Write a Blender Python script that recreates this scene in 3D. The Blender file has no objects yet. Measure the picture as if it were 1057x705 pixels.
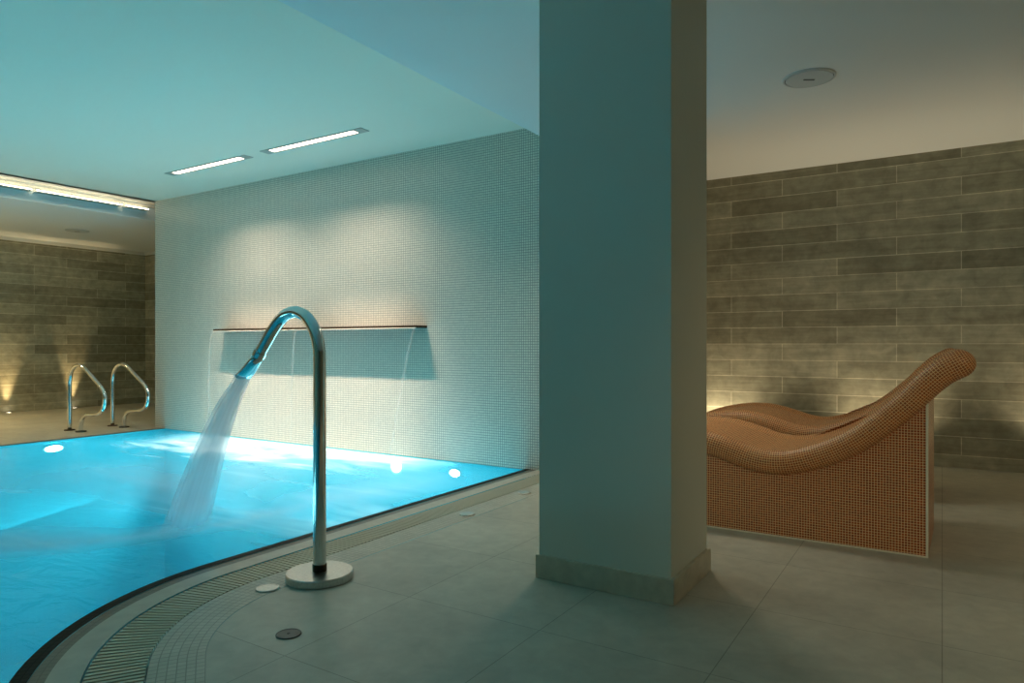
import bpy, bmesh, math, random
from mathutils import Vector, Matrix
random.seed(7)
C = bpy.context.scene
COL = C.collection
V = Vector

# ------------------------------------------------------------------ camera, world, exposure
F_PX, HORIZON, VPX = 704.7, 356.0, 972.5
YAW = math.atan((VPX - 528.5) / F_PX)
cam_d = bpy.data.cameras.new('camera')
cam = bpy.data.objects.new('camera', cam_d); COL.objects.link(cam)
cam.location = (0, 0, 1.0)
cam.rotation_euler = (math.pi / 2, 0, YAW)
cam_d.sensor_width = 36.0
cam_d.lens = 36.0 * F_PX / 1057.0
cam_d.shift_y = (HORIZON - 352.5) / 1057.0
cam_d.clip_start = 0.05
C.camera = cam
w = bpy.data.worlds.new('world'); C.world = w; w.use_nodes = True
w.node_tree.nodes['Background'].inputs[0].default_value = (0.02, 0.03, 0.03, 1)
w.node_tree.nodes['Background'].inputs[1].default_value = 0.0
C.view_settings.view_transform = 'Standard'
C.view_settings.look = 'None'
C.view_settings.gamma = 1.0
C.view_settings.use_curve_mapping = False
C.view_settings.exposure = 0.44
C.cycles.max_bounces = 10
C.cycles.diffuse_bounces = 6
C.cycles.transparent_max_bounces = 16
C.cycles.caustics_reflective = False
C.cycles.caustics_refractive = False
C.cycles.sample_clamp_indirect = 4.0
C.cycles.use_denoising = True

# light strengths and colours (one place to tune)
CYAN = (0.66, 0.88, 0.92)
P_POOL = 37.0          # each underwater area light added for the pool glow
WARM = (1.0, 0.81, 0.53)
P_UP_LEFT = 55.0
P_UP_RIGHT = 28.0
E_LINEAR = 6.0
P_LINEAR = 12.0         # wide part of the beam
P_LINEAR_CORE = 28.0    # narrow part of the beam        # recessed ceiling lights
E_COVE = 9.0
P_COVE = 3.2
LINEAR_COL = (1.0, 0.79, 0.62)
COVE_COL = (1.0, 0.85, 0.55)

P_FILL_SPOT, P_HIDDEN, P_FILL_ALCOVE = 165.0, 60.0, 300.0  # added lounger fill, downlight behind the column, added alcove fill
P_FILL_DOWN = 50.0          # added fill lights of the lounger side, outside the view

# ------------------------------------------------------------------ dimensions
H_HI, H_LO = 2.742, 2.600
Y_MOS, Y_BACK = 4.70, 6.63
X_LEFT, X_RIGHT, Y_FRONT = -11.70, 4.5, -3.5
X_POOL_L, X_POOL_R = -7.87, -2.83
Y_POOL_N = -3.0
CX, CY, R_EDGE = -1.61, 1.90, 1.22
WATER_Z = -0.012
A_END = math.radians(236)

# ------------------------------------------------------------------ helpers: materials
def new_mat(name):
    m = bpy.data.materials.new(name); m.use_nodes = True
    nt = m.node_tree
    return m, nt, nt.nodes['Principled BSDF']

def N(nt, kind, **kw):
    n = nt.nodes.new(kind)
    for k, v in kw.items():
        setattr(n, k, v)
    return n

def ramp(nt, src, stops):
    r = N(nt, 'ShaderNodeValToRGB')
    el = r.color_ramp.elements
    while len(el) < len(stops): el.new(0.5)
    for e, (p, c) in zip(el, stops):
        e.position = p; e.color = (*c, 1)
    nt.links.new(src, r.inputs[0])
    return r.outputs[0]

def mix(nt, fac, a, b, blend='MIX'):
    n = N(nt, 'ShaderNodeMix', data_type='RGBA', blend_type=blend)
    for i, s in ((0, fac), (6, a), (7, b)):
        if isinstance(s, (int, float)): n.inputs[i].default_value = s
        elif isinstance(s, tuple): n.inputs[i].default_value = (*s, 1)
        else: nt.links.new(s, n.inputs[i])
    return n.outputs[2]

def math_n(nt, op, a, b=None):
    n = N(nt, 'ShaderNodeMath', operation=op)
    for i, s in enumerate((a, b)):
        if s is None: continue
        if isinstance(s, (int, float)): n.inputs[i].default_value = s
        else: nt.links.new(s, n.inputs[i])
    return n.outputs[0]

def noise(nt, vec, scale, detail=4, rough=0.55, dist=0.0):
    n = N(nt, 'ShaderNodeTexNoise')
    n.inputs['Scale'].default_value = scale
    n.inputs['Detail'].default_value = detail
    n.inputs['Roughness'].default_value = rough
    n.inputs['Distortion'].default_value = dist
    nt.links.new(vec, n.inputs['Vector'])
    return n.outputs['Fac']

def mapping(nt, vec, loc=(0, 0, 0), rot=(0, 0, 0), scale=(1, 1, 1)):
    n = N(nt, 'ShaderNodeMapping')
    n.inputs['Location'].default_value = loc
    n.inputs['Rotation'].default_value = rot
    n.inputs['Scale'].default_value = scale
    nt.links.new(vec, n.inputs['Vector'])
    return n.outputs[0]

def tile_mat(name, c1, c2, grout, wid, hei, gap, offset=0.0, loc=(0, 0), rough=0.4,
             speck=None, bump=0.3, spec=0.5, freq=2, smooth=0.1, grain=None):
    """tiles laid out on the UV map (metres)"""
    m, nt, b = new_mat(name)
    uv = N(nt, 'ShaderNodeTexCoord').outputs['UV']
    geo = N(nt, 'ShaderNodeNewGeometry').outputs['Position']
    br = N(nt, 'ShaderNodeTexBrick', offset=offset, offset_frequency=freq)
    br.inputs['Color1'].default_value = (*c1, 1); br.inputs['Color2'].default_value = (*c2, 1)
    br.inputs['Mortar'].default_value = (*grout, 1)
    br.inputs['Scale'].default_value = 1.0
    br.inputs['Mortar Size'].default_value = gap
    br.inputs['Mortar Smooth'].default_value = smooth
    br.inputs['Bias'].default_value = 0.0
    br.inputs['Brick Width'].default_value = wid
    br.inputs['Row Height'].default_value = hei
    nt.links.new(mapping(nt, uv, (loc[0], loc[1], 0)), br.inputs['Vector'])
    col = br.outputs['Color']
    if speck:
        for sc, amt, det in speck:
            n1 = noise(nt, geo, sc, det, 0.6, 0.4)
            g = ramp(nt, n1, [(0.3, (1 - amt,) * 3), (0.7, (1 + amt,) * 3)])
            col = mix(nt, 1.0, col, g, 'MULTIPLY')
    if grain:
        gsc, amt = grain
        n2 = noise(nt, mapping(nt, uv, (0, 0, 0), (0, 0, 0.12), gsc), 1.0, 5, 0.6, 0.6)
        g = ramp(nt, n2, [(0.3, (1 - amt,) * 3), (0.7, (1 + amt,) * 3)])
        col = mix(nt, 1.0, col, g, 'MULTIPLY')
    nt.links.new(col, b.inputs['Base Color'])
    b.inputs['Roughness'].default_value = rough
    b.inputs['Specular IOR Level'].default_value = spec
    if bump:
        bp = N(nt, 'ShaderNodeBump', invert=True)
        bp.inputs['Strength'].default_value = bump
        bp.inputs['Distance'].default_value = 0.003
        nt.links.new(br.outputs['Fac'], bp.inputs['Height'])
        nt.links.new(bp.outputs[0], b.inputs['Normal'])
    return m

def plain(name, col, rough=0.5, metal=0.0, spec=0.5, var=0.0, vscale=6.0):
    m, nt, b = new_mat(name)
    b.inputs['Roughness'].default_value = rough
    b.inputs['Metallic'].default_value = metal
    b.inputs['Specular IOR Level'].default_value = spec
    b.inputs['Base Color'].default_value = (*col, 1)
    if var:
        geo = N(nt, 'ShaderNodeNewGeometry').outputs['Position']
        n1 = noise(nt, geo, vscale, 5)
        g = ramp(nt, n1, [(0.3, tuple(c * (1 - var) for c in col)), (0.7, tuple(c * (1 + var) for c in col))])
        nt.links.new(g, b.inputs['Base Color'])
    return m

def emit(name, col, strength):
    m = bpy.data.materials.new(name); m.use_nodes = True
    nt = m.node_tree; nt.nodes.clear()
    e = N(nt, 'ShaderNodeEmission'); o = N(nt, 'ShaderNodeOutputMaterial')
    e.inputs[0].default_value = (*col, 1); e.inputs[1].default_value = strength
    nt.links.new(e.outputs[0], o.inputs[0])
    return m

M = {}
M['paint'] = plain('white_paint', (0.80, 0.79, 0.74), 0.7, spec=0.2)
M['paint_pool'] = plain('paint_warm_light_tint', (0.84, 0.81, 0.72), 0.7, spec=0.2)  # warm bounced light tinted into the pool ceiling's white
M['paint_low'] = plain('paint_cool_light_tint', (0.79, 0.84, 0.86), 0.7, spec=0.2)  # bluish pool light tinted into the low ceilings' white
M['column_paint'] = plain('column_paint', (0.66, 0.67, 0.58), 0.6, spec=0.25)
M['stone'] = tile_mat('stone_strips', (0.45, 0.43, 0.32), (0.28, 0.265, 0.19), (0.68, 0.64, 0.49),
                      0.917, 0.151, 0.0030, 0.5, (0.0, 0.0), 0.55, speck=[(2.5, .13, 6), (10, .20, 6)],
                      grain=((2.0, 22.0, 1.0), 0.16), bump=0.2, spec=0.3)
M['mosaic_wall'] = tile_mat('cream_mosaic', (0.80, 0.76, 0.66), (0.70, 0.68, 0.60), (0.27, 0.28, 0.25),
                            0.0205, 0.0205, 0.0025, 0.0, rough=0.35, bump=0.4)
M['floor'] = tile_mat('floor_tiles', (0.47, 0.45, 0.37), (0.445, 0.425, 0.35), (0.25, 0.24, 0.19),
                      0.5965, 0.607, 0.0018, 0.0, (0.0, -1.468 + 0.607 * 10), 0.42,
                      speck=[(1.6, .17, 6), (14, .10, 6)], bump=0.15, spec=0.45)
M['skirting'] = plain('skirting_stone', (0.52, 0.48, 0.37), 0.45, var=0.14, vscale=18)
M['band_tile'] = tile_mat('edge_mosaic', (0.50, 0.47, 0.39), (0.44, 0.42, 0.34), (0.27, 0.26, 0.21),
                          0.027, 0.027, 0.0018, 0.0, rough=0.4, bump=0.4, speck=[(3, .1, 4)])
M['rim_dark'] = tile_mat('wet_rim_mosaic', (0.028, 0.028, 0.022), (0.018, 0.018, 0.014), (0.008, 0.008, 0.007),
                         0.027, 0.028, 0.0022, 0.0, rough=0.6, bump=0.5, spec=0.08)
M['rim_mid'] = tile_mat('rim_mosaic', (0.15, 0.145, 0.115), (0.12, 0.115, 0.09), (0.08, 0.08, 0.06),
                        0.027, 0.025, 0.0018, 0.0, rough=0.35, bump=0.4)
M['coping'] = plain('coping_stone', (0.44, 0.42, 0.35), 0.4, var=0.10, vscale=14)
M['grate'] = plain('grate_plastic', (0.50, 0.46, 0.34), 0.4)
M['channel'] = plain('channel_dark', (0.012, 0.012, 0.01), 0.6)
M['chrome'] = plain('polished_steel', (0.72, 0.72, 0.70), 0.10, 1.0)
M['brushed'] = plain('brushed_steel', (0.62, 0.60, 0.56), 0.28, 1.0, var=0.12, vscale=90)
M['bronze'] = plain('dark_bronze', (0.055, 0.035, 0.02), 0.35, 0.7)
M['dark_disc'] = plain('dark_plastic', (0.06, 0.065, 0.06), 0.45)
M['basin'] = tile_mat('basin_mosaic', (0.08, 0.60, 0.70), (0.08, 0.58, 0.68), (0.07, 0.54, 0.64),
                      0.05, 0.05, 0.003, 0.0, rough=0.4, bump=0)
M['lounger_top'] = tile_mat('copper_mosaic', (0.50, 0.115, 0.015), (0.30, 0.060, 0.008), (0.90, 0.58, 0.28),
                            0.0127, 0.0127, 0.0014, 0.0, rough=0.45, bump=0.5, spec=0.5)
M['lounger_base'] = tile_mat('copper_mosaic_base', (0.44, 0.085, 0.016), (0.24, 0.038, 0.008), (0.90, 0.62, 0.34),
                             0.0127, 0.0127, 0.0014, 0.0, rough=0.35, bump=0.5, spec=0.4)
M['trim'] = plain('pale_trim', (0.80, 0.76, 0.62), 0.4)
M['speaker'] = plain('speaker_white', (0.58, 0.62, 0.64), 0.6)
M['speaker_dark'] = plain('speaker_gap', (0.10, 0.11, 0.11), 0.6)
M['lamp_housing'] = plain('lamp_housing', (0.45, 0.45, 0.43), 0.5, 0.2)
M['linear'] = emit('linear_lens', LINEAR_COL, E_LINEAR)
M['cove'] = emit('cove_tube', COVE_COL, E_COVE)
M['pool_lens'] = emit('pool_lamp_lens', (0.75, 0.95, 1.0), 60.0)
M['up_lens'] = emit('uplight_lens', (1.0, 0.85, 0.6), 6.0)

def water_material():
    m = bpy.data.materials.new('pool_water'); m.use_nodes = True
    nt = m.node_tree; nt.nodes.clear()
    L = nt.links.new
    out = N(nt, 'ShaderNodeOutputMaterial')
    geo = N(nt, 'ShaderNodeNewGeometry').outputs['Position']
    sep = N(nt, 'ShaderNodeSeparateXYZ'); L(geo, sep.inputs[0])
    X, Y = sep.outputs[0], sep.outputs[1]
    # aeration: foam under the waterfall, streaks of fine bubbles drifting in the pool
    def mr(src, a, b, c=0.0, d=1.0):
        n = N(nt, 'ShaderNodeMapRange', interpolation_type='SMOOTHSTEP')
        n.inputs[1].default_value = a; n.inputs[2].default_value = b
        n.inputs[3].default_value = c; n.inputs[4].default_value = d
        L(src, n.inputs[0]); return n.outputs[0]
    wob = noise(nt, mapping(nt, geo, scale=(0.9, 2.2, 1)), 1.0, 5, 0.6, 1.2)
    ywob = math_n(nt, 'ADD', Y, math_n(nt, 'MULTIPLY', math_n(nt, 'SUBTRACT', wob, 0.5), 1.6))
    fall = mr(ywob, 3.55, 4.85)
    fx = math_n(nt, 'MULTIPLY', mr(X, -7.6, -6.6), mr(X, -3.3, -4.2))
    fall = math_n(nt, 'MULTIPLY', fall, fx)
    streak_v = mapping(nt, geo, rot=(0, 0, 0.25), scale=(0.32, 1.35, 1))
    st = noise(nt, streak_v, 1.0, 4, 0.5, 0.7)
    streak = mr(st, 0.50, 0.66)
    far = mr(Y, 0.9, 2.6, 0.35, 1.0)
    streak = math_n(nt, 'MULTIPLY', streak, far)
    # trails of fine bubbles leading away from the jet's landing point
    wb = math_n(nt, 'MULTIPLY', math_n(nt, 'SUBTRACT', noise(nt, geo, 1.1, 3, 0.5, 0.3), 0.5), 0.55)
    def trail(px, py, dx, dy, w0, grow, length, amt):
        n_ = math.hypot(dx, dy); dx, dy = dx / n_, dy / n_
        ax, ay = math_n(nt, 'SUBTRACT', X, px), math_n(nt, 'SUBTRACT', Y, py)
        t = math_n(nt, 'ADD', math_n(nt, 'MULTIPLY', ax, dx), math_n(nt, 'MULTIPLY', ay, dy))
        d = math_n(nt, 'SUBTRACT', math_n(nt, 'MULTIPLY', ax, dy), math_n(nt, 'MULTIPLY', ay, dx))
        d = math_n(nt, 'ABSOLUTE', math_n(nt, 'ADD', d, wb))
        wd = math_n(nt, 'ADD', math_n(nt, 'MULTIPLY', math_n(nt, 'MAXIMUM', t, 0.0), grow), w0)
        q = math_n(nt, 'MULTIPLY', mr(math_n(nt, 'DIVIDE', d, wd), 1.5, -0.3), mr(st, 0.30, 0.62, 0.45, 1.0))
        e = math_n(nt, 'MULTIPLY', mr(t, -.15, .15), mr(t, length, length * .55))
        return math_n(nt, 'MULTIPLY', math_n(nt, 'MULTIPLY', q, e), amt)
    plume = trail(-3.5, 2.2, -.54, -.66, .20, .16, 2.8, .95)
    for a_ in ((-3.5, 2.2, .22, 1.8, .20, .16, 2.6, .8), (-3.9, 2.7, -1.0, .02, .32, .22, 2.8, .75), (-3.6, 2.6, -1.0, .75, .22, .22, 2.6, .45)):
        plume = math_n(nt, 'MAXIMUM', plume, trail(*a_))
    aer = math_n(nt, 'ADD', math_n(nt, 'MULTIPLY', math_n(nt, 'MAXIMUM', streak, plume), 0.42), math_n(nt, 'MULTIPLY', fall, 0.7))
    aer = math_n(nt, 'MINIMUM', math_n(nt, 'ADD', aer, 0.44), 0.97)
    tr = N(nt, 'ShaderNodeBsdfTransparent'); tr.inputs[0].default_value = (0.24, 0.73, 0.82, 1)
    grey = math_n(nt, 'MULTIPLY', plume, 0.9)
    foam = math_n(nt, 'MINIMUM', math_n(nt, 'ADD', math_n(nt, 'MULTIPLY', streak, 0.35), fall), 1.0)
    df = N(nt, 'ShaderNodeBsdfDiffuse'); tl = N(nt, 'ShaderNodeBsdfTranslucent')
    L(mix(nt, grey, mix(nt, foam, (0.02, 0.16, 0.22), (0.74, 0.74, 0.72)), (0.50, 0.49, 0.46)), df.inputs[0])
    L(mix(nt, grey, mix(nt, foam, (0.02, 0.43, 0.55), (0.72, 0.92, 0.92)), (0.22, 0.42, 0.50)), tl.inputs[0])
    fm = N(nt, 'ShaderNodeMixShader'); fm.inputs[0].default_value = 0.55
    L(df.outputs[0], fm.inputs[1]); L(tl.outputs[0], fm.inputs[2])
    body = N(nt, 'ShaderNodeMixShader'); L(aer, body.inputs[0])
    L(tr.outputs[0], body.inputs[1]); L(fm.outputs[0], body.inputs[2])
    gl = N(nt, 'ShaderNodeBsdfGlossy'); gl.inputs['Roughness'].default_value = 0.14
    gl.inputs[0].default_value = (0.9, 0.95, 1, 1)
    wav = noise(nt, mapping(nt, geo, scale=(1.0, 2.6, 1)), 3.0, 4, 0.55, 0.6)
    bp = N(nt, 'ShaderNodeBump'); bp.inputs['Strength'].default_value = 0.35; bp.inputs['Distance'].default_value = 0.05
    L(wav, bp.inputs['Height']); L(bp.outputs[0], gl.inputs['Normal'])
    fr = N(nt, 'ShaderNodeFresnel'); fr.inputs[0].default_value = 1.33
    frm = math_n(nt, 'MULTIPLY', fr.outputs[0], 0.45)
    fin = N(nt, 'ShaderNodeMixShader'); L(frm, fin.inputs[0])
    L(body.outputs[0], fin.inputs[1]); L(gl.outputs[0], fin.inputs[2])
    L(fin.outputs[0], out.inputs[0])
    return m
M['water'] = water_material()

def veil_material(name, base, edge, streak_scale, col, fade=None):
    """falling water: mostly clear with streaks running down the UV v axis"""
    m = bpy.data.materials.new(name); m.use_nodes = True
    nt = m.node_tree; nt.nodes.clear()
    L = nt.links.new
    out = N(nt, 'ShaderNodeOutputMaterial')
    uv = N(nt, 'ShaderNodeTexCoord').outputs['UV']
    st = noise(nt, mapping(nt, uv, scale=(streak_scale, 0.6, 1)), 1.0, 4, 0.6, 0.2)
    a = ramp(nt, st, [(0.3, (max(0, base - edge),) * 3), (0.7, (base + edge,) * 3)])
    if fade:
        sp = N(nt, 'ShaderNodeSeparateXYZ'); L(uv, sp.inputs[0])
        # thinner towards both side edges (u 0..1) and where it breaks up at the bottom (v 0..1)
        u = sp.outputs[0]; v = sp.outputs[1]
        e = math_n(nt, 'MULTIPLY', math_n(nt, 'MULTIPLY', u, math_n(nt, 'SUBTRACT', 1.0, u)), 4.0)
        e = math_n(nt, 'POWER', e, 0.6)
        mr = N(nt, 'ShaderNodeMapRange', interpolation_type='SMOOTHSTEP')
        mr.inputs[1].default_value = fade[0]; mr.inputs[2].default_value = fade[1]
        mr.inputs[3].default_value = 1.0; mr.inputs[4].default_value = fade[2]
        L(v, mr.inputs[0])
        a = math_n(nt, 'MULTIPLY', math_n(nt, 'MULTIPLY', a, e), mr.outputs[0])
    tr = N(nt, 'ShaderNodeBsdfTransparent')
    df = N(nt, 'ShaderNodeBsdfDiffuse'); df.inputs[0].default_value = (*col, 1)
    tl = N(nt, 'ShaderNodeBsdfTranslucent'); tl.inputs[0].default_value = (*col, 1)
    fm = N(nt, 'ShaderNodeMixShader'); fm.inputs[0].default_value = 0.5
    L(df.outputs[0], fm.inputs[1]); L(tl.outputs[0], fm.inputs[2])
    mx = N(nt, 'ShaderNodeMixShader'); L(a, mx.inputs[0])
    L(tr.outputs[0], mx.inputs[1]); L(fm.outputs[0], mx.inputs[2])
    L(mx.outputs[0], out.inputs[0])
    return m
M['jet'] = veil_material('water_jet', 0.66, 0.10, 5.0, (0.78, 0.84, 0.94), (0.72, 1.0, 0.25))
M['veil'] = veil_material('water_veil', 0.035, 0.035, 6.0, (0.85, 0.9, 0.9))
M['rivulet'] = veil_material('water_rivulet', 0.11, 0.06, 2.0, (0.9, 0.92, 0.9))

# ------------------------------------------------------------------ helpers: meshes
def link(name, bm, mat, parent=None, smooth=False, boxuv=True, recalc=True):
    if recalc: bmesh.ops.recalc_face_normals(bm, faces=bm.faces)
    uvl = bm.loops.layers.uv.verify()
    if boxuv:
        for f in bm.faces:
            n = f.normal; ax = max(range(3), key=lambda i: abs(n[i]))
            for l in f.loops:
                c = l.vert.co
                l[uvl].uv = ((c.y, c.z), (c.x, c.z), (c.x, c.y))[ax]
    if smooth:
        for f in bm.faces: f.smooth = True
    me = bpy.data.meshes.new(name); bm.to_mesh(me); bm.free()
    me.materials.append(mat)
    o = bpy.data.objects.new(name, me); COL.objects.link(o)
    if parent: o.parent = parent
    return o

def box(bm, x0, x1, y0, y1, z0, z1):
    vs = [bm.verts.new((x, y, z)) for z in (z0, z1) for y in (y0, y1) for x in (x0, x1)]
    for q in ((0, 2, 3, 1), (4, 5, 7, 6), (0, 1, 5, 4), (2, 6, 7, 3), (0, 4, 6, 2), (1, 3, 7, 5)):
        bm.faces.new([vs[i] for i in q])
    return vs

def prism(bm, pts, z0, z1):
    lo = [bm.verts.new((x, y, z0)) for x, y in pts]; hi = [bm.verts.new((x, y, z1)) for x, y in pts]
    n = len(pts)
    for i in range(n):
        j = (i + 1) % n
        bm.faces.new((lo[i], lo[j], hi[j], hi[i]))
    bm.faces.new(hi); bm.faces.new(lo[::-1])

def bevel(bm, w_, seg=2):
    bmesh.ops.bevel(bm, geom=list(bm.edges), offset=w_, segments=seg, affect='EDGES', profile=0.5)

def lathe(bm, prof, loc=(0, 0, 0), seg=48):
    rings = []
    for r, z in prof:
        if r < 1e-5: rings.append([bm.verts.new((loc[0], loc[1], loc[2] + z))])
        else: rings.append([bm.verts.new((loc[0] + r * math.cos(2 * math.pi * k / seg),
                                          loc[1] + r * math.sin(2 * math.pi * k / seg), loc[2] + z)) for k in range(seg)])
    for a, b in zip(rings, rings[1:]):
        for k in range(seg):
            k2 = (k + 1) % seg
            if len(a) == 1 and len(b) == 1: continue
            if len(a) == 1: bm.faces.new((a[0], b[k], b[k2]))
            elif len(b) == 1: bm.faces.new((a[k], a[k2], b[0]))
            else: bm.faces.new((a[k], a[k2], b[k2], b[k]))

def smooth_path(pts, per=8):
    """Catmull-Rom through the points"""
    P = [V(p) for p in pts]
    P = [P[0] * 2 - P[1]] + P + [P[-1] * 2 - P[-2]]
    out = []
    for i in range(1, len(P) - 2):
        a, b, c, d = P[i - 1:i + 3]
        for k in range(per):
            t = k / per
            out.append(0.5 * ((2 * b) + (c - a) * t + (2 * a - 5 * b + 4 * c - d) * t * t + (3 * b - a - 3 * c + d) * t ** 3))
    out.append(P[-2].copy())
    return out

def tube(bm, path, rad, seg=20, side=None):
    """sweep a circle; `side` is a constant vector perpendicular to a planar path"""
    rings = []
    n = len(path)
    for i, p in enumerate(path):
        t = (path[min(i + 1, n - 1)] - path[max(i - 1, 0)]).normalized()
        s = side if side else t.orthogonal().normalized()
        u = t.cross(s).normalized()
        r = rad(i / (n - 1)) if callable(rad) else rad
        rx, ry = r if isinstance(r, tuple) else (r, r)
        rings.append([bm.verts.new(p + s * rx * math.cos(2 * math.pi * k / seg) + u * ry * math.sin(2 * math.pi * k / seg)) for k in range(seg)])
    for a, b in zip(rings, rings[1:]):
        for k in range(seg):
            bm.faces.new((a[k], a[(k + 1) % seg], b[(k + 1) % seg], b[k]))
    bm.faces.new(rings[0][::-1]); bm.faces.new(rings[-1])
    return rings

def tag(o, label, cat, group=None, kind=None):
    o['label'] = label; o['category'] = cat
    if group: o['group'] = group
    if kind: o['kind'] = kind
    return o

def thing(name, label, cat, loc=(0, 0, 0), rz=0.0, group=None):
    o = bpy.data.objects.new(name, None); COL.objects.link(o)
    o.location = loc; o.rotation_euler = (0, 0, rz); o.empty_display_size = 0.1
    return tag(o, label, cat, group)

def struct(name, bm, mat, **kw):
    o = link(name, bm, mat, **kw); o['kind'] = 'structure'; return o

def dup(root, loc, label, rz=None):
    r = root.copy(); COL.objects.link(r); r.location = loc; r['label'] = label
    if rz is not None: r.rotation_euler = (0, 0, rz)
    for ch in list(root.children):
        c = ch.copy(); COL.objects.link(c); c.parent = r
        for g in ch.children:
            d = g.copy(); COL.objects.link(d); d.parent = c
    return r

# ------------------------------------------------------------------ pool edge curve (r = distance from the curve's centre)
def edge_path(r, step=0.03, tail=6.4):
    pts = []
    n = int((Y_MOS - CY) / step)
    for i in range(n): pts.append((CX - r, Y_MOS - (Y_MOS - CY) * i / n))
    m = 60
    for i in range(m + 1):
        a = math.pi + (A_END - math.pi) * i / m
        pts.append((CX + r * math.cos(a), CY + r * math.sin(a)))
    dx, dy = -math.sin(A_END), math.cos(A_END)
    x0, y0 = pts[-1]
    k = 60
    for i in range(1, k + 1): pts.append((x0 + dx * tail * i / k, y0 + dy * tail * i / k))
    return pts

def path_u(pts):
    u = [0.0]
    for a, b in zip(pts, pts[1:]): u.append(u[-1] + math.hypot(b[0] - a[0], b[1] - a[1]))
    return u

def band(name, r0, r1, z, mat, label=None, drop=0.0):
    """strip of paving between two offsets of the pool edge, UV along/across in metres"""
    A, B = edge_path(r0), edge_path(r1)
    u = path_u(edge_path((r0 + r1) / 2))
    bm = bmesh.new(); uvl = bm.loops.layers.uv.verify()
    va = [bm.verts.new((x, y, z)) for x, y in A]; vb = [bm.verts.new((x, y, z)) for x, y in B]
    vc = [bm.verts.new((x, y, z - 0.06)) for x, y in A] if drop else None
    wd = abs(r0 - r1)
    for i in range(len(A) - 1):
        f = bm.faces.new((va[i], va[i + 1], vb[i + 1], vb[i]))
        for l, q in zip(f.loops, ((u[i], 0), (u[i + 1], 0), (u[i + 1], wd), (u[i], wd))): l[uvl].uv = q
        if drop:
            f = bm.faces.new((vc[i], vc[i + 1], va[i + 1], va[i]))
            for l, q in zip(f.loops, ((u[i], -.06), (u[i + 1], -.06), (u[i + 1], 0), (u[i], 0))): l[uvl].uv = q
    return link(name, bm, mat, boxuv=False, recalc=False)

# ------------------------------------------------------------------ room shell
R_TILE = 0.69
inner = edge_path(R_TILE)
bm = bmesh.new()
main = inner + [(X_RIGHT, inner[-1][1]), (X_RIGHT, Y_BACK), (-2.2, Y_BACK), (-2.2, Y_MOS)]
f = bm.faces.new([bm.verts.new((x, y, 0)) for x, y in main])
f2 = bm.faces.new([bm.verts.new(p) for p in ((X_LEFT, Y_FRONT, 0), (X_POOL_L - .05, Y_FRONT, 0), (X_POOL_L - .05, Y_MOS, 0),
                                            (-8.08, Y_MOS, 0), (-8.08, Y_BACK, 0), (X_LEFT, Y_BACK, 0))])
f3 = bm.faces.new([bm.verts.new(p) for p in ((X_POOL_L - .05, Y_FRONT, 0), (X_RIGHT, Y_FRONT, 0), (X_RIGHT, Y_POOL_N, 0), (X_POOL_L - .05, Y_POOL_N, 0))])
bmesh.ops.triangulate(bm, faces=bm.faces[:])
for fc in bm.faces:
    if fc.normal.z < 0: fc.normal_flip()
struct('floor', bm, M['floor'], recalc=False)

bm = bmesh.new(); box(bm, X_LEFT - .2, X_LEFT, Y_FRONT, Y_BACK + .2, -.1, 3.1)
# course joints fall at z = .103 + .151 k
def shift_uv(o, du, dv):
    uvd = o.data.uv_layers[0].data
    for d in uvd: d.uv = (d.uv[0] + du, d.uv[1] + dv)
wl = struct('wall_left', bm, M['stone']); shift_uv(wl, 20.3, -0.103 + 0.151 * 9)
bm = bmesh.new(); box(bm, X_LEFT, X_RIGHT, Y_BACK, Y_BACK + .2, -.1, 3.1)
wb = struct('wall_back', bm, M['stone']); shift_uv(wb, 0.785 + 0.917 * 20, -0.103 + 0.151 * 9)
bm = bmesh.new(); box(bm, X_RIGHT, X_RIGHT + .2, Y_FRONT, Y_BACK + .2, -.1, 3.1); struct('wall_right', bm, M['stone'])
bm = bmesh.new(); box(bm, X_LEFT, X_RIGHT, Y_FRONT - .2, Y_FRONT, -.1, 3.1); struct('wall_front', bm, M['stone'])
bm = bmesh.new(); box(bm, -8.08, -2.2, Y_MOS, Y_BACK - .002, -2.2, H_HI + .1); struct('wall_center', bm, M['mosaic_wall'])

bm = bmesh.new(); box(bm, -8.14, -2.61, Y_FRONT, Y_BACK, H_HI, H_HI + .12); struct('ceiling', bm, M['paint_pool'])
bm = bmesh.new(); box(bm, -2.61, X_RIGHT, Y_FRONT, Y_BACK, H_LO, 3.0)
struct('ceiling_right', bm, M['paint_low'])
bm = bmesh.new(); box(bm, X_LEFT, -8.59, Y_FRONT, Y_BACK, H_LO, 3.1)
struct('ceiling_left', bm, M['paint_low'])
bm = bmesh.new(); box(bm, -8.59, -8.06, Y_FRONT, Y_BACK, 3.0, 3.1); box(bm, -8.14, -8.06, Y_FRONT, Y_BACK, H_HI, 3.0)
struct('trim_cove', bm, M['paint'])

# pool edge bands
o = band('trim_rim', 1.222, 1.172, 0.004, M['rim_dark'], drop=1); o['kind'] = 'structure'
o = band('trim_rim_inner', 1.172, 1.125, 0.002, M['rim_mid']); o['kind'] = 'structure'
o = band('trim_coping', 1.125, 1.03, 0.003, M['coping']); o['kind'] = 'structure'
o = band('trim_tile_band', 0.853, R_TILE, 0.001, M['band_tile']); o['kind'] = 'structure'
o = band('trim_channel', 1.03, 0.853, -0.03, M['channel']); o['kind'] = 'structure'
bm = bmesh.new(); box(bm, X_POOL_L - .06, X_POOL_L, Y_FRONT, Y_MOS, -.2, .004); struct('trim_left_rim', bm, M['rim_mid'])

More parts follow.
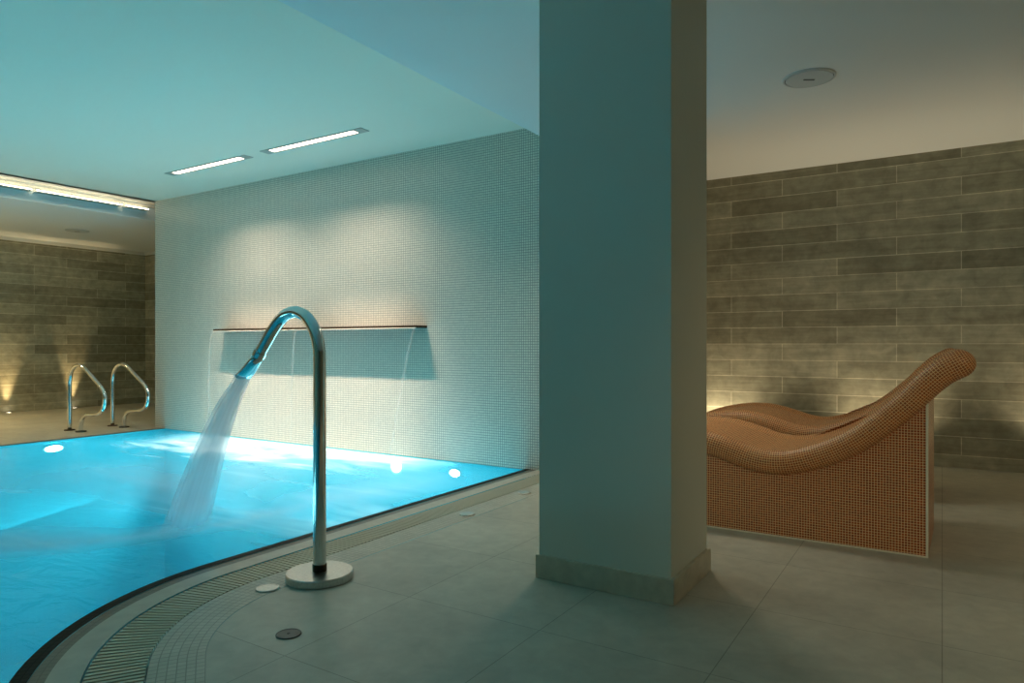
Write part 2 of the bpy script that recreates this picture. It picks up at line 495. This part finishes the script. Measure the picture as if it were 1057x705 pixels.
# basin
pool_pts = [(X_POOL_L + .003, Y_POOL_N), (X_POOL_L + .003, Y_MOS - .003)] + [p for p in edge_path(R_EDGE, tail=6.95)]
pool_pts = [p for p in pool_pts if p[1] >= Y_POOL_N - 1e-6] 
pool_pts[2] = (pool_pts[2][0], Y_MOS - .003)
pool_pts.append((pool_pts[-1][0] + 0.05, Y_POOL_N))
bm = bmesh.new()
lo = [bm.verts.new((x, y, -2.2)) for x, y in pool_pts]; hi = [bm.verts.new((x, y, -0.002)) for x, y in pool_pts]
for i in range(len(lo)):
    j = (i + 1) % len(lo); bm.faces.new((lo[i], lo[j], hi[j], hi[i]))
bm.faces.new(lo)
bmesh.ops.triangulate(bm, faces=[x for x in bm.faces if len(x.verts) > 4])
struct('pool_basin', bm, M['basin'])
bm = bmesh.new()
bm.faces.new([bm.verts.new((x, y, WATER_Z)) for x, y in pool_pts])
bmesh.ops.triangulate(bm, faces=bm.faces[:])
for fc in bm.faces:
    if fc.normal.z < 0: fc.normal_flip()
wat = link('pool_water', bm, M['water'], recalc=False)
tag(wat, 'glowing turquoise pool water with pale foam along the mosaic wall', 'water', kind='stuff')

# overflow grating: bars across the channel
bm = bmesh.new()
A, B = edge_path(1.024), edge_path(0.859)
u = path_u(edge_path(0.94))
def at_u(P, s):
    for i in range(len(u) - 1):
        if u[i + 1] >= s:
            t = (s - u[i]) / (u[i + 1] - u[i])
            return V((P[i][0] + (P[i + 1][0] - P[i][0]) * t, P[i][1] + (P[i + 1][1] - P[i][1]) * t, 0))
    return V((*P[-1], 0))
s = 0.01
while s < 6.5:
    a, b, a2, b2 = at_u(A, s), at_u(B, s), at_u(A, s + .0145), at_u(B, s + .0145)
    for k0, k1 in ((0.0, 1.0),):
        q = [a.lerp(b, k0), a2.lerp(b2, k0), a2.lerp(b2, k1), a.lerp(b, k1)]
        t_ = [bm.verts.new((p.x, p.y, 0.001)) for p in q]; l_ = [bm.verts.new((p.x, p.y, -0.02)) for p in q]
        bm.faces.new(t_)
        for i in range(4): bm.faces.new((t_[i], l_[i], l_[(i + 1) % 4], t_[(i + 1) % 4]))
    s += 0.0235
g = link('overflow_grating', bm, M['grate'])
tag(g, 'beige slatted overflow grating curving along the pool edge', 'grating')

# ------------------------------------------------------------------ column
col_root = thing('column', 'square pale-painted column with stone skirting between pool and loungers', 'column', (-1.17, 2.782, 0))
bm = bmesh.new(); box(bm, -.296, .288, -.235, .235, 0, H_LO); link('shaft', bm, M['column_paint'], col_root)
bm = bmesh.new(); box(bm, -.309, .304, -.247, .247, 0, .100)
bevel(bm, .002, 1)
link('skirting', bm, M['skirting'], col_root)

# ------------------------------------------------------------------ underwater lamps
def pool_lamp(name, label, pos, rz):
    """disc lamp set in a pool wall; local -Y faces the water"""
    t = thing(name, label, 'pool light', pos, rz, 'underwater pool lights')
    rot = Matrix.Rotation(math.pi / 2, 3, 'X')
    b = bmesh.new(); lathe(b, [(.058, .0), (.058, .012), (.075, .012), (.078, .004), (.078, 0)], seg=40)
    bmesh.ops.rotate(b, verts=b.verts, cent=(0, 0, 0), matrix=rot); link('bezel', b, M['chrome'], t, smooth=False)
    b = bmesh.new(); lathe(b, [(0, .014), (.035, .012), (.058, .006), (.058, .0), (0, 0)], seg=40)
    bmesh.ops.rotate(b, verts=b.verts, cent=(0, 0, 0), matrix=rot); link('lens', b, M['pool_lens'], t)
    return t
L1 = pool_lamp('pool_light', 'round underwater lamp glowing nearest the deck corner below the mosaic wall', (-3.536, Y_MOS, -.10), 0)
dup(L1, (-4.196, Y_MOS, -.10), 'round underwater lamp glowing where the right edge of the water curtain lands')
L2 = dup(L1, (X_POOL_L, 3.486, -.105), 'round underwater lamp glowing in front of the pool handrails', math.pi / 2)

L1.scale = (.95, 1, .55); L2.scale = (1.5, 1, .55)
bpy.data.objects[L2.name].location.z = -.085
def area(name, loc, target, sx, sy, power, col, spread=math.pi):
    l = bpy.data.lights.new(name, 'AREA'); l.shape = 'RECTANGLE'; l.size = sx; l.size_y = sy
    l.energy = power; l.color = col; l.spread = spread
    o = bpy.data.objects.new(name, l); COL.objects.link(o); o.location = loc
    o.rotation_euler = (V(target) - V(loc)).to_track_quat('-Z', 'Y').to_euler()
    return o
# pool glow: area lights added below the water line, apart from the three lamps
for i, (p, tg) in enumerate([((-3.54, 4.66, -.85), (-4.2, 1.5, .6)), ((-5.2, 4.66, -.85), (-5.2, 1.5, .6)), ((-6.9, 4.66, -.85), (-6.5, 1.5, .6)),
                             ((-7.83, 3.4, -.85), (-5, 3.2, .6)), ((-7.83, 1.2, -.85), (-5, 1.2, .6)), ((-7.83, -1.0, -.85), (-5, -1.0, .6)),
                             ((-2.87, 3.4, -.85), (-5, 3.4, .6)),
                             ((-5.5, -2.9, -.85), (-5, 0, .6))]):
    area('pool_fill', p, tg, 1.0, .6, P_POOL * (.45 if p[1] < -2 else .7 if p[0] > -3 and p[1] < 3 else 1), CYAN)

# ------------------------------------------------------------------ recessed linear ceiling lights
def linear_light(name, x0, x1, label):
    L_ = (x1 - x0) / 2
    t = thing(name, label, 'ceiling light', ((x0 + x1) / 2, 4.03, H_HI), 0, 'recessed linear ceiling lights')
    b = bmesh.new()
    box(b, -L_, L_, -.050, -.032, -.006, 0); box(b, -L_, L_, .032, .050, -.006, 0)
    box(b, -L_, -L_ + .10, -.032, .032, -.006, 0); box(b, L_ - .10, L_, -.032, .032, -.006, 0)
    link('frame', b, M['lamp_housing'], t)
    b = bmesh.new(); box(b, -L_ + .10, L_ - .10, -.031, .031, -.004, -.001); link('lens', b, M['linear'], t)
    area('linear_beam', ((x0 + x1) / 2, 4.03, H_HI - .006), ((x0 + x1) / 2, 4.03, 0), L_ * 2 - .22, .05, P_LINEAR, LINEAR_COL, math.radians(118))
    area('linear_beam', ((x0 + x1) / 2, 4.03, H_HI - .007), ((x0 + x1) / 2, 4.05, 0), L_ * 2 - .22, .05, P_LINEAR_CORE, LINEAR_COL, math.radians(58))
    return t
linear_light('ceiling_light', -6.678, -5.408, 'bright recessed strip light further left in the pool ceiling')
linear_light('ceiling_light', -5.188, -3.942, 'bright recessed strip light nearer the column in the pool ceiling')

# ------------------------------------------------------------------ cove lamps and profile
tubes = [(-2.6, -1.0), (-.95, .55), (.6, 2.1), (2.15, 3.52), (3.57, 4.55), (4.60, 4.90)]
names = ['glowing cove tube running out of the left edge of the frame', 'glowing cove tube in the middle of the visible row', 'short glowing cove tube nearest the mosaic wall']
def cove_tube(y0, y1, label):
    t = thing('cove_light', label, 'light', (-8.56, (y0 + y1) / 2, 2.705), 0, 'linear lamps along the ceiling cove')
    h = (y1 - y0) / 2
    b = bmesh.new(); box(b, .050, .064, -h, h, 0.005, .016); link('diffuser', b, M['cove'], t)
    b = bmesh.new(); box(b, -.029, .066, -h, h, -.004, .005); link('holder', b, M['lamp_housing'], t)
    return t
for k, (y0, y1) in enumerate([(1.6, 3.55), (3.60, 4.53), (4.58, 4.86)]):
    cove_tube(y0, y1, names[k])
bm = bmesh.new()
box(bm, -8.59, -8.565, Y_FRONT, Y_BACK - .01, 2.755, 2.772); box(bm, -8.59, -8.565, Y_FRONT, Y_BACK - .01, 2.800, 2.817)
struct('trim_cove_profile', bm, M['paint'])
area('cove_fill', (-8.22, 1.5, 2.93), (-8.6, 1.5, 2.80), 6.4, .03, P_COVE, COVE_COL)  # extra unseen light added to brighten the slot's back face
bm = bmesh.new(); box(bm, X_LEFT, X_LEFT + .03, Y_FRONT, Y_BACK, 2.55, H_LO); box(bm, X_LEFT + .03, -8.6, Y_BACK - .03, Y_BACK, 2.55, H_LO)
struct('trim_cornice', bm, M['paint'])

# ------------------------------------------------------------------ waterfall spout and its curtain
bm = bmesh.new(); box(bm, -6.72, -3.846, 4.556, Y_MOS + .02, 1.150, 1.172); bevel(bm, .002, 1)
sp = link('waterfall_spout', bm, M['bronze'])
tag(sp, 'long thin dark waterfall spout projecting from the mosaic wall', 'waterfall spout')
bm = bmesh.new(); box(bm, -6.715, -3.850, 4.550, 4.556, 1.145, 1.152); link('highlight_strip', bm, M['trim'], sp)  # pale strip standing in for the bright highlight under the spout edge
cur = thing('water_curtain', 'thin clear curtain of water falling from the wall spout', 'water', (0, 0, 0))
def fall_pt(k, z):
    """k 0..1 across the lip, z height"""
    t = (1.150 - z) / 1.16
    x0 = -6.70 + (2.845) * k
    x = x0 + t * (-.02 * (1 - k) - .33 * k * k)
    y = 4.540 - .10 * math.sqrt(max(t, 0)) + .06 * t + (.09 * t * k)
    return V((x, y, z - .004))
bm = bmesh.new(); uvl = bm.loops.layers.uv.verify()
nk, nz = 40, 16
g0 = [[bm.verts.new(fall_pt(i / nk, 1.150 - 1.16 * j / nz)) for i in range(nk + 1)] for j in range(nz + 1)]
for j in range(nz):
    for i in range(nk):
        f = bm.faces.new((g0[j][i], g0[j][i + 1], g0[j + 1][i + 1], g0[j + 1][i]))
        for l, (a, b) in zip(f.loops, ((i, j), (i + 1, j), (i + 1, j + 1), (i, j + 1))): l[uvl].uv = (a / nk * 3, b / nz)
link('sheet', bm, M['veil'], cur, smooth=True, boxuv=False)
for k, r in ((0.0, .011), (0.47, .008), (1.0, .010)):
    bm = bmesh.new(); tube(bm, [fall_pt(k, 1.150 - 1.16 * j / 16) for j in range(17)], r, 10)
    link('edge_stream', bm, M['rivulet'], cur, smooth=True)

# ------------------------------------------------------------------ faucet and jet
n_ = math.hypot(1.27, .151); D = V((-1.27 / n_, .151 / n_, 0)); S = V((-D.y, D.x, 0))
fa = thing('swan_neck_fountain', 'tall chrome swan-neck water spout standing on the pool deck', 'water spout', (-2.256, 2.035, 0))
def fp(t, z): return D * t + V((0, 0, z))
bm = bmesh.new()
lathe(bm, [(0, 0), (.136, 0), (.140, .004), (.140, .028), (.137, .033), (.030, .034), (0, .034)], seg=72)
link('base_plate', bm, M['brushed'], fa)
bm = bmesh.new(); lathe(bm, [(.0275, .033), (.0300, .034), (.0300, .062), (.0275, .064)], seg=32)
link('base_collar', bm, M['bronze'], fa, smooth=False)
pp = [(0, .034), (0, .25), (0, .5), (0, .75), (0, .92), (.004, .985), (.030, 1.055), (.085, 1.115), (.150, 1.143), (.200, 1.146),
      (.262, 1.134), (.320, 1.100), (.375, 1.052), (.430, .998), (.478, .951)]
bm = bmesh.new(); tube(bm, smooth_path([fp(t, z) for t, z in pp], 6), .0272, 28, S)
link('pipe', bm, M['chrome'], fa, smooth=True)
bm = bmesh.new(); tube(bm, [fp(.456, .973), fp(.461, .968), fp(.474, .955), fp(.479, .950)], lambda k: .031, 28, S)
link('nozzle_ring', bm, M['chrome'], fa)
# flat fan nozzle
bm = bmesh.new()
noz = [fp(.474, .955), fp(.508, .926), fp(.545, .895), (fp(.582, .868)), fp(.612, .848)]
tube(bm, noz, lambda k: (.027 + .021 * k, .027 - .010 * k), 28, S)
link('fan_nozzle', bm, M['chrome'], fa, smooth=True)
bm = bmesh.new()
tube(bm, [fp(.608, .853), fp(.617, .847)], lambda k: (.0495, .0185), 28, S)
link('nozzle_lip', bm, M['brushed'], fa)

jet = thing('water_jet', 'broad white jet of water pouring from the chrome spout into the pool', 'water', (-2.256, 2.035, 0))
jp = smooth_path([fp(.622, .842), fp(.762, .700), fp(.900, .520), fp(1.03, .320), fp(1.150, .110), fp(1.205, -.006)], 6)
nj, nu = len(jp) - 1, 14
bm = bmesh.new(); uvl = bm.loops.layers.uv.verify()
def ring(i):
    k = i / nj
    half = .045 + .105 * k; th = .014 + .035 * k
    t = (jp[min(i + 1, nj)] - jp[max(i - 1, 0)]).normalized(); up = S.cross(t).normalized()
    front, back = [], []
    for j in range(nu + 1):
        a = -1 + 2 * j / nu
        bulge = math.sqrt(max(0, 1 - a * a))
        front.append(bm.verts.new(jp[i] + S * half * a + up * th * bulge))
        back.append(bm.verts.new(jp[i] + S * half * a - up * th * bulge) if 0 < j < nu else front[-1])
    return front, back
rings = [ring(i) for i in range(nj + 1)]
for i in range(nj):
    for sd in (0, 1):
        for j in range(nu):
            q = [rings[i][sd][j], rings[i][sd][j + 1], rings[i + 1][sd][j + 1], rings[i + 1][sd][j]]
            f = bm.faces.new(q if sd == 0 else q[::-1])
            uvq = [(j / nu, i / nj), ((j + 1) / nu, i / nj), ((j + 1) / nu, (i + 1) / nj), (j / nu, (i + 1) / nj)]
            if sd: uvq = uvq[::-1]
            for l, a in zip(f.loops, uvq): l[uvl].uv = a
link('stream', bm, M['jet'], jet, smooth=True, boxuv=False)

# ------------------------------------------------------------------ handrails
def handrail(y, label):
    t = thing('pool_handrail', label, 'handrail', (-8.64, y, 0), 0, 'pool entry handrails')
    P = [(-8.64, .004), (-8.64, .25), (-8.64, .45), (-8.635, .585), (-8.60, .685), (-8.52, .748), (-8.42, .765), (-8.31, .738), (-8.18, .668), (-8.04, .590),
         (-7.925, .520), (-7.865, .440), (-7.868, .345), (-7.915, .268), (-7.995, .228), (-8.12, .212), (-8.25, .200), (-8.335, .155), (-8.372, .085), (-8.378, .004)]
    b = bmesh.new(); tube(b, smooth_path([V((x + 8.64, 0, z)) for x, z in P], 5), .0225, 18, V((0, 1, 0)))
    link('rail', b, M['chrome'], t, smooth=True)
    for x in (0, .262):
        b = bmesh.new(); lathe(b, [(0, 0), (.056, 0), (.058, .004), (.054, .012), (.026, .014), (0, .014)], (x, 0, 0), 32)
        link('flange', b, M['bronze'], t)
    return t
h1 = handrail(4.0, 'curved chrome pool handrail further from the mosaic wall')
dup(h1, (-8.66, 4.5, 0), 'curved chrome pool handrail next to the mosaic wall')

# ------------------------------------------------------------------ tiled loungers
CL = [(-1.74, .30), (-1.66, .355), (-1.56, .405), (-1.42, .445), (-1.28, .468), (-1.16, .470), (-1.06, .455), (-.95, .425), (-.86, .398), (-.77, .386), (-.68, .392),
      (-.58, .420), (-.47, .466), (-.37, .523), (-.285, .588), (-.21, .657), (-.13, .735), (-.064, .811), (.002, .873), (.068, .914)]
def lounger(label):
    t = thing('heated_lounger', label, 'lounger', (0, 3.70, 0), 0, 'mosaic heated loungers')
    rr, wid = .064, .80
    path = [V((p.x, 0, p.z)) for p in smooth_path([(x, 0, z) for x, z in CL], 8)]
    sec = []
    ns = len(path)
    frames = []
    for i, p in enumerate(path):
        tg = (path[min(i + 1, ns - 1)] - path[max(i - 1, 0)]).normalized()
        frames.append((p, tg, V((-tg.z, 0, tg.x)), 1.0, 1.0))
    def cap(p, tg, sgn):
        out = []
        for k in range(1, 9):
            a = math.pi / 2 * k / 8
            sc = max(math.cos(a), .02)
            out.append((p + tg * sgn * rr * math.sin(a), tg, V((-tg.z, 0, tg.x)), sc, sc))
        return out
    p0, t0 = frames[0][0], frames[0][1]; p1, t1 = frames[-1][0], frames[-1][1]
    frames = cap(p0, t0, -1)[::-1] + frames + cap(p1, t1, 1)
    # cross-section: long slab with fully round long edges, top very slightly dished
    def section(sc):
        r = rr * sc; inset = rr * (1 - sc)
        y0, y1 = rr, wid - rr
        pts = []
        m_ = 24
        for k in range(m_ + 1):
            q = k / m_; y = y0 + (y1 - y0) * q
            pts.append((y, -r))
        for k in range(1, 16):
            a = -math.pi / 2 + math.pi * k / 16
            pts.append((y1 + r * math.cos(a), r * math.sin(a)))
        for k in range(m_ + 1):
            q = k / m_; y = y1 + (y0 - y1) * q
            dish = .020 * min(1, min(q, 1 - q) * 9) ** 1 * sc
            dish = .020 * sc * (0.5 - 0.5 * math.cos(math.pi * min(1, min(q, 1 - q) * 8)))
            pts.append((y, r - dish))
        for k in range(1, 16):
            a = math.pi / 2 + math.pi * k / 16
            pts.append((y0 + r * math.cos(a), r * math.sin(a)))
        return pts
    ref = section(1.0)
    vv = [0.0]
    for a, b in zip(ref, ref[1:] + ref[:1]): vv.append(vv[-1] + math.hypot(b[0] - a[0], b[1] - a[1]))
    uu = [0.0]
    for a, b in zip(frames, frames[1:]): uu.append(uu[-1] + max((b[0] - a[0]).length, rr * math.pi / 16 if b[3] != 1 or a[3] != 1 else 0))
    bm = bmesh.new(); uvl = bm.loops.layers.uv.verify()
    R = []
    for p, tg, nn, sc, _ in frames:
        R.append([bm.verts.new(p + V((0, y, 0)) + nn * h) for y, h in section(sc)])
    n = len(ref)
    for i in range(len(R) - 1):
        for j in range(n):
            j2 = (j + 1) % n
            f = bm.faces.new((R[i][j], R[i][j2], R[i + 1][j2], R[i + 1][j]))
            for l, q in zip(f.loops, ((uu[i], vv[j]), (uu[i], vv[j + 1]), (uu[i + 1], vv[j + 1]), (uu[i + 1], vv[j]))): l[uvl].uv = q
    bm.faces.new(R[0]); bm.faces.new(R[-1][::-1])
    link('seat_shell', bm, M['lounger_top'], t, smooth=True, boxuv=False)
    # base: tiled plinth whose top follows the shell
    top = [(x, z - .02) for x, z in CL if -1.64 < x < -.075] + [(-.056, .785)]
    xs = [(top[0][0], 0)] + top + [(-.056, 0)]
    bm = bmesh.new()
    fr = [bm.verts.new((x, .052, z)) for x, z in xs]
    bk = [bm.verts.new((x + (.018 if x > -.06 else 0), wid - .10, z)) for x, z in xs]
    m_ = len(xs)
    for i in range(m_): bm.faces.new((fr[i], fr[(i + 1) % m_], bk[(i + 1) % m_], bk[i]))
    bm.faces.new(fr[::-1]); bm.faces.new(bk)
    bmesh.ops.triangulate(bm, faces=[x for x in bm.faces if len(x.verts) > 4])
    link('base', bm, M['lounger_base'], t)
    bm = bmesh.new(); box(bm, -.065, -.0545, .0475, .062, 0, .735); link('corner_trim', bm, M['trim'], t)
    bm = bmesh.new(); box(bm, -1.62, -.065, .047, .056, 0, .007); link('base_joint', bm, M['trim'], t)
    return t
lo1 = lounger('copper mosaic heated lounger nearest the column, its plinth fully in view')
dup(lo1, (-.02, 4.98, 0), 'copper mosaic heated lounger behind, close to the stone wall')

# ------------------------------------------------------------------ ceiling speakers
def speaker(label, x, y, r):
    t = thing('ceiling_speaker', label, 'speaker', (x, y, H_LO), 0, 'round ceiling speakers')
    b = bmesh.new(); lathe(b, [(r, 0), (r, -.006), (r * .97, -.010), (r * .92, -.010), (r * .92, -.002)], seg=64); link('rim', b, M['speaker'], t)
    b = bmesh.new(); lathe(b, [(r * .92, -.002), (r * .88, -.002)], seg=64); link('gap_ring', b, M['speaker_dark'], t)
    b = bmesh.new(); lathe(b, [(r * .885, -.001), (r * .885, -.011), (0, -.013)], seg=64); link('grille', b, M['speaker'], t)
    b = bmesh.new(); box(b, -.032, .032, -.007, .007, -.0155, -.012); bmesh.ops.rotate(b, verts=b.verts, cent=(0, 0, 0), matrix=Matrix.Rotation(.55, 3, 'Z'))
    link('badge', b, M['speaker_dark'], t)
    return t
s1 = speaker('round white ceiling speaker above the loungers', -.674, 4.404, .148)
dup(s1, (-10.24, 4.84, H_LO), 'round ceiling speaker above the pool handrails')

# ------------------------------------------------------------------ floor discs
def disc(name, label, cat, x, y, r, h, mat, group):
    t = thing(name, label, cat, (x, y, 0.001), 0, group)
    b = bmesh.new(); lathe(b, [(0, 0), (r, 0), (r, h * .7), (r * .95, h), (r * .86, h), (r * .84, h * .8), (0, h * .8)], seg=40); link('cover', b, M[mat], t)
    if mat == 'dark_disc':
      b = bmesh.new(); lathe(b, [(r * .14, h * .8), (r * .12, h * 1.05), (0, h * 1.05)], seg=16); link('screw', b, M['channel'], t)
    return t
disc('floor_drain_cover', 'round dark cover plate in the floor tile before the spout', 'floor cover', -1.909, 1.583, .043, .004, 'dark_disc', 'round covers set in the deck')
disc('deck_button', 'round steel button on the mosaic band beside the spout base', 'button', -2.338, 1.832, .047, .007, 'brushed', 'round covers set in the deck')
disc('deck_button', 'round steel button on the deck midway to the mosaic wall', 'button', -2.371, 3.265, .047, .007, 'brushed', 'round covers set in the deck')
disc('deck_button', 'round steel button on the deck close to the column edge', 'button', -2.386, 3.94, .047, .007, 'brushed', 'round covers set in the deck')

# ------------------------------------------------------------------ floor uplights
def uplight(x, y, lean, power, label, cone=78):
    if label: t = thing('floor_uplight', label, 'floor light', (x, y, 0.0), 0, 'warm uplights washing the stone walls')
    if label:
        b = bmesh.new(); lathe(b, [(.048, 0), (.048, .005), (.036, .006), (.034, .002)], seg=32); link('ring', b, M['brushed'], t)
        b = bmesh.new(); lathe(b, [(.035, .001), (.035, .003), (0, .0035)], seg=32); link('lens', b, M['up_lens'], t)
    l = bpy.data.lights.new('uplight_beam', 'SPOT'); l.energy = power; l.color = WARM if cone > 60 else (1.0, .72, .36); l.spot_size = math.radians(cone); l.spot_blend = .9; l.shadow_soft_size = .03
    o = bpy.data.objects.new('uplight_beam', l); COL.objects.link(o); o.location = (x, y, .015)
    o.rotation_euler = V((lean[0], lean[1], 1.0)).to_track_quat('-Z', 'Y').to_euler()
for y, lb in ((4.554, 'warm floor uplight by the left stone wall at the frame edge'), (5.454, 'warm floor uplight on the left stone wall behind the handrail post')):
    uplight(X_LEFT + .075, y, (-.05, 0), P_UP_LEFT, lb, 38)
# those of the right-hand stone wall stand behind the column, behind the loungers and outside the frame
for x in (-1.78, -.42, .92): uplight(x, Y_BACK - .18, (0, .16), P_UP_RIGHT, None, 118)

# unseen spots under the low ceilings: added fills and one downlight behind the column
def unseen_spot(x, y, power, col, cone, aim=None):
    l = bpy.data.lights.new('unseen_spot_beam', 'SPOT'); l.energy = power; l.color = col; l.spot_size = math.radians(cone); l.spot_blend = 1.0; l.shadow_soft_size = .16
    o = bpy.data.objects.new('unseen_spot_beam', l); COL.objects.link(o); o.location = (x, y, H_LO - .02)
    if aim: o.rotation_euler = (V(aim) - o.location).to_track_quat('-Z', 'Y').to_euler()
FILL_COL = (1.0, .82, .50)
for x, y in ((1.9, 1.2), (3.0, 3.2), (3.2, 5.2)): unseen_spot(x, y, P_FILL_DOWN, FILL_COL, 120)  # unseen warm fill added for the lounger side
unseen_spot(2.3, -.4, P_FILL_SPOT, (1.0, .80, .48), 40, (-.15, 3.9, .45))  # fill added to warm the lounger front
unseen_spot(-1.72, 4.1, P_HIDDEN, (1.0, .88, .66), 125)
for x, y in ((-10.4, 2.6), (-10.4, .8)): unseen_spot(x, y, P_FILL_ALCOVE, (1.0, .74, .36), 140)  # fill added to brighten the left alcove's stone
